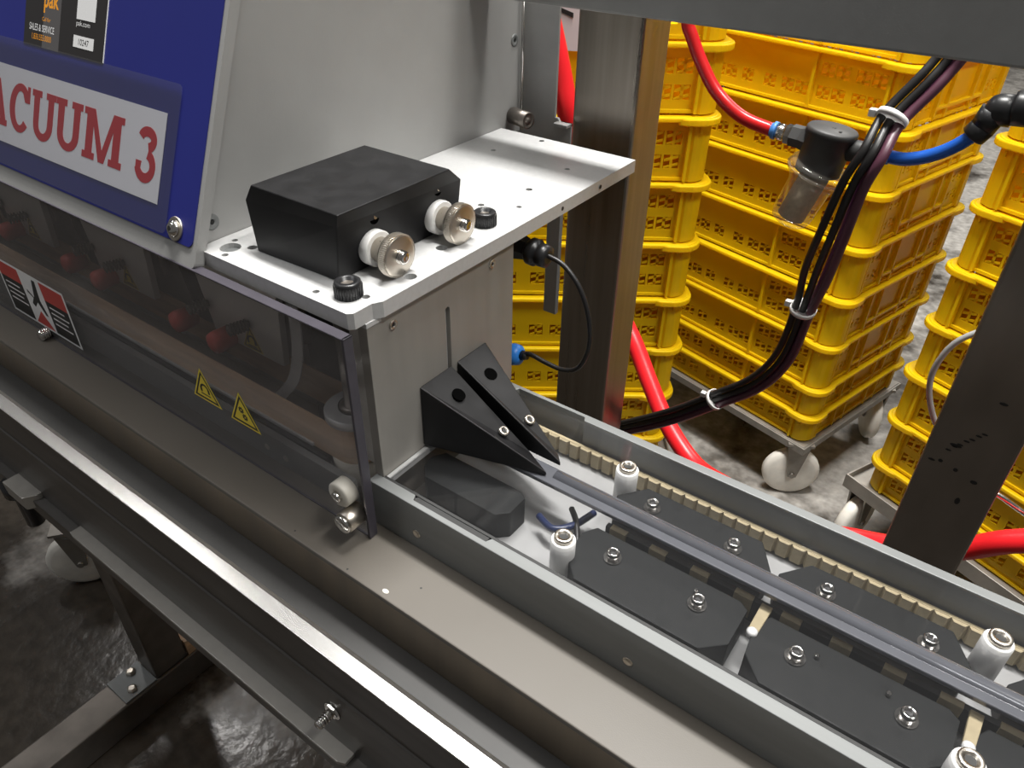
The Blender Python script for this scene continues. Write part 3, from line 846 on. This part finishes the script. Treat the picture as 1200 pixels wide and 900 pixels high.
labels = ['grey sealing carriage nearest the pulley, behind the guard', 'second grey sealing carriage from the pulley, behind the guard', 'third grey sealing carriage from the pulley, at the left edge', 'fourth grey sealing carriage, beyond the left edge of the picture']
for i in range(4):
    xo = -i * 180
    if xo < -540:
        continue
    t = thing('sealing_carriage', labels[i], 'carriage', (-190 + xo, 48, -150), 0, 'grey sealing carriages')
    MB().plate([(-140 + xo, -118), (-130 + xo, -15), (-290 + xo, -15), (-268 + xo, -52), (-240 + xo, -62), (-228 + xo, -118)], [], 44, 50, 'y').build('face_plate', 'carriage_grey', t, bevel=0.5)
    MB().plate([(-290 + xo, -15), (-262 + xo, -15), (-240 + xo, -62), (-228 + xo, -118), (-262 + xo, -118)], [], 50.5, 56, 'y').build('side_plate', 'dark_deck', t)
    for x, z in ((-206.8, -113), (-259.8, -112)):
        k_ = MB().lathe((x + xo, 44, z), (0, -1, 0), [(0, 9.2), (14, 10), (18, 9), (20, 5), (20, 0)], 24).build('knob', 'silicone_red', t, label='round red silicone knob')
        bs = MB(); bs.lathe((x + 30 + xo, 44, z + 22), (-0.3, -1, 0.0), [(0, 3), (18, 3), (18, 0)], 12)
        for q in range(6):
            bs.ring((x + 30 + xo - q * 0.8, 41 - q * 2.6, z + 22), (-0.3, -1, 0), 4.6, 0.9, 14, 6)
        bs.build('spring', 'stand_stainless', t)

    def cf(p):
        return Vector((p[0], 44 - p[2], p[1]))
    tri_sticker(t, -178 + xo, -108, 26, 24, cf, 'heat')
    MB().cyl((-104 + xo, 44, -20), (-104 + xo, 44, -80), 4).build('pin', 'stand_stainless', t)

# ------------------------------------------------------------------ conveyor below
cb = thing('conveyor_bed', 'long beige conveyor bed running under the guard and channel', 'conveyor', (-150, 60, -222))
MB().box(-1100, 1100, -43, 168, -182, -177.2).build('belt', 'bed_beige', cb, bevel=0.8)
MB().box(-1100, 1100, -42.4, 166, -222, -182).build('side_wall', 'bed_side', cb)
MB().box(-1100, 1100, -78, -42.6, -224, -221.5).build('lower_deck', 'dark_deck', cb)
for x, y in ((-45, -38), (62, -22), (11, -40)):
    MB().lathe((x, y, -177.3), (0, 0, 1), [(0, 0.8), (0.15, 0.8)], 8).build('speck', 'ink_black', cb)
MB().plate(circ(45, -38, 2.6, 10, 1.6), [], -177.3, -177.0).build('chip', 'cream_nylon', cb)
sr = thing('side_rail', 'folded stainless side rail with a bright top edge at lower left', 'rail', (-150, -85, -310))
MB().plate([(-72.5, -202), (-76.6, -199.2), (-87, -200), (-87, -201.6), (-76, -203.5), (-72.5, -204)], [], -1100, 1100, 'x').build('top_flange', 'rail_stainless', sr, bevel=0.3)
MB().plate([(-86.6, -201.6), (-86.9, -237.4), (-88.2, -238.6), (-88.2, -241), (-86.9, -242.2), (-86.9, -312), (-83, -312), (-80, -201.6)], [], -1100, 1100, 'x').build('web', 'rail_dark', sr)
MB().plate([(-325, -97.5), (-318, -98.5), (40, -98.5), (46, -96), (46, -84), (-325, -84)], [], -311, -307.5).build('bottom_flange', 'panel_aluminium', sr, bevel=0.4)
MB().box(-1100, 1100, -96, -82, -330, -312).build('lower_lip', 'rail_dark', sr)
b_ = MB().lathe((31, -87, -267), (0, -1, 0), [(0, 6.2), (2, 6.2)], 6, smooth=False).build('bolt', 'chrome', sr)
th = MB(); th.lathe((31, -89, -267), (0, -1, 0), [(0, 3.4), (12, 3.4), (12.6, 2.6), (12.6, 0)], 14)
for q in range(5):
    th.ring((31, -91 - q * 2.2, -267), (0, 1, 0), 3.5, 0.55, 14, 5)
th.build('thread', 'chrome', b_)
MB().lathe((31, -86.9, -267), (0, -1, 0), [(0, 7.4), (1, 7.4)], 20).build('washer', 'chrome', b_)
lb_ = thing('side_bracket', 'small pale bracket with a black hand knob under the side rail', 'bracket', (-395, -85, -330))
MB().plate([(-445, -103), (-405, -103), (-398, -92), (-398, -80), (-445, -80)], [], -322, -306).build('plate', 'panel_aluminium', lb_, bevel=0.5)
MB().lathe((-452, -90, -318), (0, 0, -1), [(0, 16), (14, 16), (16, 9), (60, 9), (62, 6)], 16).build('knob', 'black_plastic', lb_)

# legs under the conveyor
stand = thing('conveyor_stand', 'dark stainless conveyor leg on a floor beam at lower left', 'stand', (-640, 60, -977))
MB().box(-657, -596, -420, 400, -977, -915).build('floor_beam', 'stand_stainless', stand, bevel=3)
MB().box(-652, -600, -6, 52, -915, -330).build('leg', 'stand_stainless', stand, bevel=3)
MB().box(-670, -652.5, 10, 52, -915, -330).build('leg_flange', 'interior_dark', stand)
gp = MB().box(-656, -598, -62, -7, -914.6, -911).build('gusset_plate', 'rail_aluminium', stand, bevel=0.5)
for x, y in ((-643, -26), (-612, -42)):
    MB().lathe((x, y, -911), (0, 0, 1), [(0, 8), (5, 8), (7, 5), (7, 0)], 6, smooth=False).build('bolt', 'nickel', gp)
MB().box(-640, -598, 54, 110, -914.6, -880).build('corner_plate', 'belt_tan', stand, label='rusty corner plate')


def make_caster(p, rot, label=None, world=True, parent=None, local=False):
    """caster: p = floor point (mm)"""
    ca, sa = math.cos(rot), math.sin(rot)

    def f(q):
        return Vector((p[0] + q[0] * ca - q[1] * sa, p[1] + q[0] * sa + q[1] * ca, p[2] + q[2]))
    c = MB(f)
    c.box(-28, 28, -28, 28, 150, 156)
    c.lathe((0, 0, 132), (0, 0, 1), [(0, 20), (8, 24), (18, 24)], 20)
    o = c.build('caster', 'dolly_steel', parent, world=not local)
    fk = MB(f)
    for s_ in (-19, 15):
        fk.hexa([(-8, s_, 56), (10, s_, 56), (10, s_ + 4, 56), (-8, s_ + 4, 56), (-24, s_, 140), (24, s_, 140), (24, s_ + 4, 140), (-24, s_ + 4, 140)])
    fk.cyl((0, -23, 62), (0, 23, 62), 6, 12)
    fk.build('fork', 'dolly_steel', o, world=not local)
    MB(f).lathe((0, -14, 62), (0, 1, 0), [(0, 20), (0, 50), (3, 58), (8, 62), (20, 62), (25, 58), (28, 50), (28, 20)], 32).build('wheel', 'wheel_white', o, world=not local)
    return o


stc = thing('caster_wheel', 'pale worn caster wheel in the dark under the conveyor at left', 'wheel', (-955, 60, -977))
make_caster((-955, 60, -977), 0.9, parent=stc)

# ------------------------------------------------------------------ crates
def crate_meshes(H, kind):
    """one crate, origin at the centre of its base, long side along x; returns the thing with its parts"""
    r = {}
    W, D = 286, 186                   # half sizes of the walls' outer faces
    t = 3.0

    def wall(half, windows, name):
        holes = [rect(cx - w2, cx + w2, cz - h2, cz + h2) for cx, cz, w2, h2 in windows]
        mb = MB()
        mb.plate(rect(-half, half, 1, H - 8), holes, 0, t, 'y')
        for cx, cz, w2, h2 in windows:     # Z-shaped lattice in each window
            for k in (-0.75, 0.45):
                a = (cx - w2 * 0.9, cz + h2 * (0.95 * k - 0.25)); b2 = (cx + w2 * 0.9, cz + h2 * (0.95 * k + 0.35))
                zs = [max(cz - h2, min(cz + h2, z)) for z in (a[1] - 2.4, b2[1] - 2.4, b2[1] + 2.4, a[1] + 2.4)]
                if abs(zs[0] - zs[3]) < 0.3 or abs(zs[1] - zs[2]) < 0.3:
                    continue
                mb.hexa([(a[0], 0.5, zs[0]), (b2[0], 0.5, zs[1]), (b2[0], 2.5, zs[1]), (a[0], 2.5, zs[0]),
                         (a[0], 0.5, zs[3]), (b2[0], 0.5, zs[2]), (b2[0], 2.5, zs[2]), (a[0], 2.5, zs[3])])
            mb.box(cx - 2.2, cx + 2.2, 0.5, 2.5, cz - h2, cz + h2)
        return mb
    low = 0.30 * H if kind == 'tall' else 0.46 * H
    hi = 0.66 * H
    wl, ws_ = [], []
    lows = (232, 203, 165, 136, 92, 63, 25)
    for d in lows:
        for s_ in (-1, 1):
            wl.append((s_ * d, low, 12.5, 11))
    if kind == 'tall':
        for d in (232, 203, 165, 136):
            for s_ in (-1, 1):
                wl.append((s_ * d, hi, 12.5, 11))
    for d in (134, 106):
        for s_ in (-1, 1):
            ws_.append((s_ * d, low, 10, 9.5))
            if kind == 'tall':
                ws_.append((s_ * d, hi, 10, 9.5))
    wm = wall(255, wl, 'long')
    for d in (113, 0):
        for s_ in ((-1, 1) if d else (1,)):
            if d:
                wm.box(s_ * d - 2.5, s_ * d + 2.5, -7, 0, 3, H - 10)
    sm_ = wall(155, ws_, 'short')
    for d in (84, 45):
        for s_ in (-1, 1):
            sm_.box(s_ * d - 2.5, s_ * d + 2.5, -7, 0, 3, H - 10)
    sm_.box(-84, 84, -7, 0, H * 0.18, H * 0.23)
    wm.box(-255, 255, -4, 0, 2, 7); sm_.box(-155, 155, -4, 0, 2, 7)
    return wm, sm_


def corner_mesh(H):
    mb = MB()
    # rounded hollow corner column at +x,-y corner
    o_ = [(255, -188), (262, -193)] + [(262 + 31 * math.cos(math.radians(a)), -162 + 31 * math.sin(math.radians(a))) for a in range(-80, 1, 16)] + [(293, -155), (286, -150)]
    i_ = [(283, -150), (288, -158), (262 + 26 * math.cos(math.radians(-40)), -162 + 26 * math.sin(math.radians(-40))), (262, -188), (256, -184)]
    mb.plate(o_ + i_, [], 1, H - 6)
    mb.box(252, 256.5, -196, -184, 2, H - 8)
    mb.box(282, 294, -154.5, -150, 2, H - 8)
    mb.box(270, 273, -196, -190, H - 26, H - 10)
    return mb


def build_crate(H, kind):
    root = thing('crate', 'yellow crate', 'crate', (0, 0, -977 - 3000))
    ORI[root.name] = Vector((0, 0, 0))
    wm, sm_ = crate_meshes(H, kind)
    w1 = wm.build('long_wall', 'yellow_plastic', root, world=False); w1.location = (0, -0.186, 0)
    w2 = w1.copy(); COL.objects.link(w2); w2.location = (0, 0.186, 0); w2.rotation_euler = (0, 0, math.pi)
    s1 = sm_.build('short_wall', 'yellow_plastic', root, world=False); s1.location = (0.286, 0, 0); s1.rotation_euler = (0, 0, math.pi / 2)
    s2 = s1.copy(); COL.objects.link(s2); s2.location = (-0.286, 0, 0); s2.rotation_euler = (0, 0, -math.pi / 2)
    cm = corner_mesh(H).build('corner_post', 'yellow_plastic', root, world=False)
    for sx, sy in ((-1, 1), (1, 1), (-1, -1)):
        c = cm.copy(); COL.objects.link(c); c.scale = (sx, -sy if sy == 1 else 1, 1)
    rm = MB()
    rm.plate(rrect(-300, 300, -200, 200, 34, 6), [rrect(-284, 284, -184, 184, 24, 6)], H - 9, H - 1.5)
    rm.build('rim', 'yellow_plastic', root, bevel=2.2, world=False)
    rc = MB()
    ol = [(234, 199), (247, 203)] + [(268 + 36 * math.cos(math.radians(a)), 168 + 36 * math.sin(math.radians(a))) for a in range(90, -1, -15)] + [(303, 147), (299, 134), (288, 134), (288, 168), (268, 188), (234, 188)]
    rc.plate(ol, [], H - 14, H - 3)
    rcn = rc.build('rim_corner', 'yellow_plastic', root, bevel=2.0, world=False)
    for sx, sy in ((-1, 1), (1, -1), (-1, -1)):
        c = rcn.copy(); COL.objects.link(c); c.scale = (sx, sy, 1)
    MB().box(-284, 284, -184, 184, 2, 4.5).build('base', 'yellow_plastic', root, world=False)
    return root


proto_tall = build_crate(105.5, 'tall')
proto_low = build_crate(70, 'low')
USED = set()


def stack(cx, cy, yaw, z0, n_low, n_tall, where, group, first_jit=0.0):
    z = z0; n = n_low + n_tall
    words = ['bottom', 'second', 'third', 'fourth', 'fifth', 'sixth', 'seventh', 'eighth', 'ninth', 'tenth']
    for i in range(n):
        src = proto_low if i < n_low else proto_tall
        H = 70 if i < n_low else 105.5
        if src.name in USED:
            c = copy_tree(src)
        else:
            c = src; USED.add(src.name)
        jx, jy = random.uniform(-2, 2), random.uniform(-2, 2)
        c.location = Vector((cx + jx, cy + jy, z)) * MM + Vector((0, 0, Z0))
        c.rotation_euler = (0, 0, yaw + random.uniform(-0.006, 0.006))
        if i == 0:
            lb = 'bottom yellow crate of the ' + where
        elif i == n - 1:
            lb = 'topmost yellow crate of the ' + where
        else:
            lb = words[i] + ' yellow crate from the bottom of the ' + where
        c['label'] = lb; c['group'] = group
        z += H


def dolly(cx, cy, yaw, ztop, lb, g=18, up=12):
    t = thing('crate_dolly', lb, 'dolly', (cx, cy, -977), yaw, 'wheeled crate dollies')
    ORI[t.name] = Vector((0, 0, 0))
    h = ztop + 977
    f = MB()
    a, b_ = 300 + g, 200 + g
    f.plate(rect(-a, a, -b_, b_), [rect(-a + 4, a - 4, -b_ + 4, b_ - 4)], h - 20, h + up)
    f.plate(rect(-a + 4, a - 4, -b_ + 4, b_ - 4), [rect(-272, 272, -172, 172)], h - 6, h - 2)
    f.build('frame', 'dolly_steel', t, bevel=0.8, world=False)
    for sx, sy, rt in ((1, -1, 0.5), (1, 1, 2.0), (-1, -1, 1.25), (-1, 1, 1.2)):
        make_caster((sx * (a - 32), sy * (b_ - 32), 0), rt - yaw, parent=t, local=True)
    return t


def corner_to_center(corner, yaw, sx, sy, hx=300, hy=200):
    ca, sa = math.cos(yaw), math.sin(yaw)
    lx, ly = -sx * hx, -sy * hy
    return corner[0] + lx * ca - ly * sa, corner[1] + lx * sa + ly * ca


YM = math.radians(-15.2)
cx, cy = corner_to_center((93, 1120), YM, 1, -1)
stack(cx, cy, YM, -815, 2, 7, 'middle stack', 'yellow crates of the middle stack')
dolly(cx, cy, YM, -815, 'steel dolly with white wheels under the middle crate stack', 3, -3)
YR = math.radians(-23.5)
cx, cy = corner_to_center((215, 1084), YR, -1, -1)
stack(cx, cy, YR, -815, 1, 7, 'right stack', 'yellow crates of the right stack')
dolly(cx, cy, YR, -815, 'steel dolly with white wheels under the right crate stack')
YL = math.radians(36.2)
cx, cy = corner_to_center((-124, 879), YL, 1, -1)
stack(cx, cy, YL, -806, 1, 8, 'left stack behind the steel post', 'yellow crates of the left stack')
dolly(cx, cy, YL, -806, 'steel dolly under the left crate stack behind the post')

# ------------------------------------------------------------------ air filter, hoses and cables
flt = thing('air_filter', 'black inline air filter with a clear bowl hanging on the air line', 'filter', (132, 420, -45))
MB().lathe((144, 420, 38), (-0.10, -0.05, -1), [(0, 0), (0, 20), (1.5, 21.2), (6, 21.5), (6, 20.5), (34, 19.2), (38, 19.2), (38, 0)], 32).build('head', 'grey_plastic', flt)
MB().lathe((129, 420, 25), (-1, 0, 0.06), [(-6, 11), (4, 11), (10, 9.5), (18, 9.5)], 6, smooth=False).build('inlet_port', 'grey_plastic', flt)
MB().lathe((160, 420, 23), (1, 0, 0.02), [(-4, 9.5), (14, 9), (18, 8), (22, 8)], 12).build('outlet_port', 'grey_plastic', flt)
f1 = MB(); f1.lathe((112, 420, 26), (-1, 0, 0.06), [(-2, 8.5), (6, 8.5)], 6, smooth=False)
f1.lathe((105, 420, 26.4), (-1, 0, 0.06), [(0, 7), (8, 7)], 18)
f1.build('inlet_fitting', 'chrome', flt)
MB().lathe((97.5, 420, 26.8), (-1, 0, 0.08), [(0, 7.6), (3, 7.6), (3, 6), (5, 6)], 18).build('collet', 'collet_blue', flt)
MB().lathe((182, 420, 23.5), (1, 0, 0.02), [(0, 7), (5, 7), (5, 6.2), (8, 6.2)], 6, smooth=False).build('outlet_fitting', 'chrome', flt)
MB().lathe((190, 420, 23.8), (1, 0, 0.04), [(0, 6.4), (3, 6.4)], 18).build('collet', 'collet_blue', flt)
tilt = (-0.30, -0.02, -1)
top_ = Vector((142, 420, 6))
bw = MB()
bw.lathe(top_, tilt, [(0, 24), (2, 26), (7, 26.5), (9, 24.5), (11, 25), (14, 22), (19, 19.5), (50, 18), (55, 16.5), (58, 12), (59.5, 0)], 32)
bo = bw.build('bowl', 'clear_bowl', flt)
td = Vector(tilt).normalized()
MB().lathe(top_ + td * 10, tilt, [(0, 12.5), (42, 12.5)], 24).build('element', 'filter_core', bo)
MB().ring(top_ + td * 7, tilt, 26.6, 1.1, 28, 6).build('bowl_ring', 'clear_bowl', bo)
for dx, dy in ((-7, -2), (8, -3)):
    MB().lathe((144 + dx, 420 + dy * 2.5, 38.1), (0, 0, 1), [(0, 1.6), (0.1, 1.6)], 10).build('top_hole', 'ink_black', flt)
mk = MB()
for q in (-2, 0, 2):
    mk.box(143 + q, 143.8 + q, 416 + abs(q), 422, 38.0, 38.15)
mk.build('arrow_mark', 'ink_black', flt)
tag(MB().tube([(-6, 422, 150), (-1, 420, 107), (6, 420, 92), (20, 420, 70), (38, 420, 49), (64, 420, 33), (93, 420, 26.8)], 5.8, 14).build('air_hose', 'hose_red'), 'thin red air hose curving into the air filter', 'hose')
bl = thing('air_hose', 'blue air hose from the filter to the black elbow fitting', 'hose', (220, 420, 24))
MB().tube([(190, 420, 24), (205, 420, 24.5), (222, 420, 31), (236, 420, 41), (247, 420, 53), (253, 420, 60)], 5.4, 14).build('hose', 'hose_blue', bl)
el = thing('elbow_fitting', 'black elbow air fitting at the right end of the blue hose', 'fitting', (258, 420, 65))
MB().lathe((245.5, 420, 50.5), (0.5, 0, 0.86), [(0, 8.5), (1, 9.5), (10, 9.5), (11, 8)], 22).build('collar', 'black_plastic', el)
MB().lathe((246, 420, 72), (1, 0, 0.05), [(0, 0), (1.2, 5), (4, 9), (8, 11), (12, 11.4), (20, 11.4)], 24).build('elbow', 'black_plastic', el)
MB().lathe((250, 420, 58), (0.3, 0, 0.95), [(0, 9.4), (14, 10.4)], 22).build('neck', 'black_plastic', el)
MB().lathe((264, 420, 75.2), (1, 0, 0.05), [(0, 11.5), (2, 12.5), (14, 12.5), (15, 11)], 22).build('nut', 'black_plastic', el)
MB().lathe((279, 420, 76), (1, 0, 0.05), [(0, 11.6), (40, 11.6)], 22).build('sleeve', 'white_nylon', el)

# bundle of cables
bpts = [(236, 440, 160), (212, 440, 104), (202, 430, 82), (187, 415, 55), (185, 390, 33), (178, 388, 7), (172, 395, -34), (162, 420, -91), (155, 440, -141), (145, 455, -209), (121, 465, -260), (79, 470, -305), (25, 475, -359), (-43, 488, -419), (-102, 500, -467), (-135, 510, -500)]
bund = [('cable_black', 'leftmost black cable of the hanging bundle', 7.4, 0, 3.6), ('cable_black', 'middle black cable of the hanging bundle', 0, 0, 3.6), ('cable_maroon', 'dark maroon cable of the hanging bundle', -8.0, 0, 4.2), ('cable_purple', 'thin purple cable of the hanging bundle', -4, 6.6, 2.8)]
spread = [1.0, 1.0, 1.0, 1.0, 1.0, 1.1, 1.3, 1.45, 1.0, 1.0, 1.0, 1.0, 1.0, 1.0, 1.0, 1.0]
for k, (m_, lb, ox, oy, r) in enumerate(bund):
    pts = []
    for i, (x, y, z) in enumerate(bpts):
        a = Vector(bpts[max(i - 1, 0)]); c = Vector(bpts[min(i + 1, len(bpts) - 1)])
        tdir = (c - a).normalized(); side = tdir.cross(Vector((0, 1, 0))).normalized(); up = side.cross(tdir)
        pts.append(Vector((x, y, z)) - side * ox * spread[i] + up * oy)
    tag(MB().tube(pts, r, 10, 5).build('cable', m_), lb, 'cable', 'cables of the hanging bundle')


def tie(p, axis, R_, lb):
    t = thing('cable_tie', lb, 'cable tie', p, 0, 'white cable ties')
    MB().lathe(Vector(p) - Vector(axis).normalized() * 2.2, axis, [(0, R_), (4.4, R_), (4.4, R_ - 1.2), (0, R_ - 1.2)], 20).build('band', 'white_nylon', t)
    MB().box(p[0] - R_ - 5, p[0] - R_ + 1, p[1] - 4, p[1] + 2, p[2] - 1, p[2] + 5).build('lock', 'white_nylon', t, bevel=0.6)


tie((187, 415, 55), (8, 20, 26), 13, 'white cable tie around the bundle just above the blue hose')
tie((155, 440, -141), (8, -17, 60), 13, 'white cable tie halfway down the hanging bundle')
tie((79, 470, -305), (45, -6, 50), 13, 'white cable tie on the bundle over the red hose')

rh = tag(MB().tube([(-219, 500, 130), (-196, 500, 67), (-179, 500, 16), (-166, 500, -29), (-158, 520, -93), (-148, 560, -195), (-126, 600, -309), (-87, 590, -355), (-48, 570, -394), (-2, 545, -431), (58, 515, -453), (118, 480, -435), (177, 440, -406), (228, 435, -404), (272, 460, -411), (310, 487, -421), (342, 492, -409), (374, 492, -387), (416, 487, -343), (520, 510, -300), (700, 560, -420), (900, 600, -700), (1060, 620, -940), (1250, 640, -964)], 12.5, 18).build('thick_hose', 'hose_red_thick'),
         'thick red hose sweeping across behind the belt channel', 'hose')
# connector and looped lead behind the end panel
co = thing('cable_connector', 'black cable gland sticking out behind the end panel', 'connector', (-20, 200, -36))
MB().lathe((-46, 200, -34), (1, 0, -0.06), [(0, 11), (24, 11), (36, 8)], 6, smooth=False).build('body', 'black_plastic', co)
MB().lathe((-12, 200, -36), (1, 0, -0.06), [(0, 8.5), (3, 11), (9, 11), (10, 8), (13, 9.5), (19, 9), (20, 5)], 20).build('nut', 'black_plastic', co)
bf = thing('blue_fitting', 'small blue fitting peeking out behind the end panel', 'fitting', (-24, 200, -140))
MB().lathe((-32, 200, -143), (1, 0, 0.25), [(0, 9), (8, 10), (14, 9), (17, 5)], 20).build('body', 'fitting_blue', bf)
MB().lathe((-15, 200, -138.5), (1, 0, 0.2), [(0, 4.5), (6, 3)], 14).build('nose', 'black_plastic', bf)
tag(MB().tube([(-4, 200, -36), (8, 200, -36), (23, 200, -40), (38, 200, -54), (48, 200, -76), (51, 200, -103), (43, 200, -127), (28, 200, -136), (10, 200, -136), (-6, 200, -134), (-14, 200, -137)], 2.1, 10).build('lead', 'cable_black'),
    'thin black lead looping from the gland to the blue fitting', 'cable')
tag(MB().tube([(330, 560, -150), (299, 552, -171), (284, 550, -194), (279, 550, -230), (289, 552, -266), (310, 560, -300), (350, 570, -320)], 3.2, 10).build('grey_tube', 'tube_grey'), 'grey looped tube beside the dark post at right', 'tube')
tag(MB().tube([(320, 535, -320), (356, 535, -330), (383, 535, -335), (411, 535, -345), (470, 535, -363)], 3.4, 10).build('chrome_tube', 'chrome'), 'thin chrome tube right of the dark post', 'tube')
# printed card stuck high on the left stack
cd = thing('packing_card', 'pale pink printed card high up beside the steel post', 'card', (-300, 690, -2))
MB().hexa([(-325, 678, -2), (-278, 704, -2), (-278, 706, -2), (-325, 680, -2), (-325, 678, 130), (-278, 704, 130), (-278, 706, 130), (-325, 680, 130)]).build('card', 'card_pink', cd)
MB().hexa([(-312, 684, 50), (-290, 696, 40), (-290, 697, 40), (-312, 685, 50), (-312, 684, 55), (-290, 696, 46), (-290, 697, 46), (-312, 685, 55)]).build('printed_bar', 'ink_black', cd)
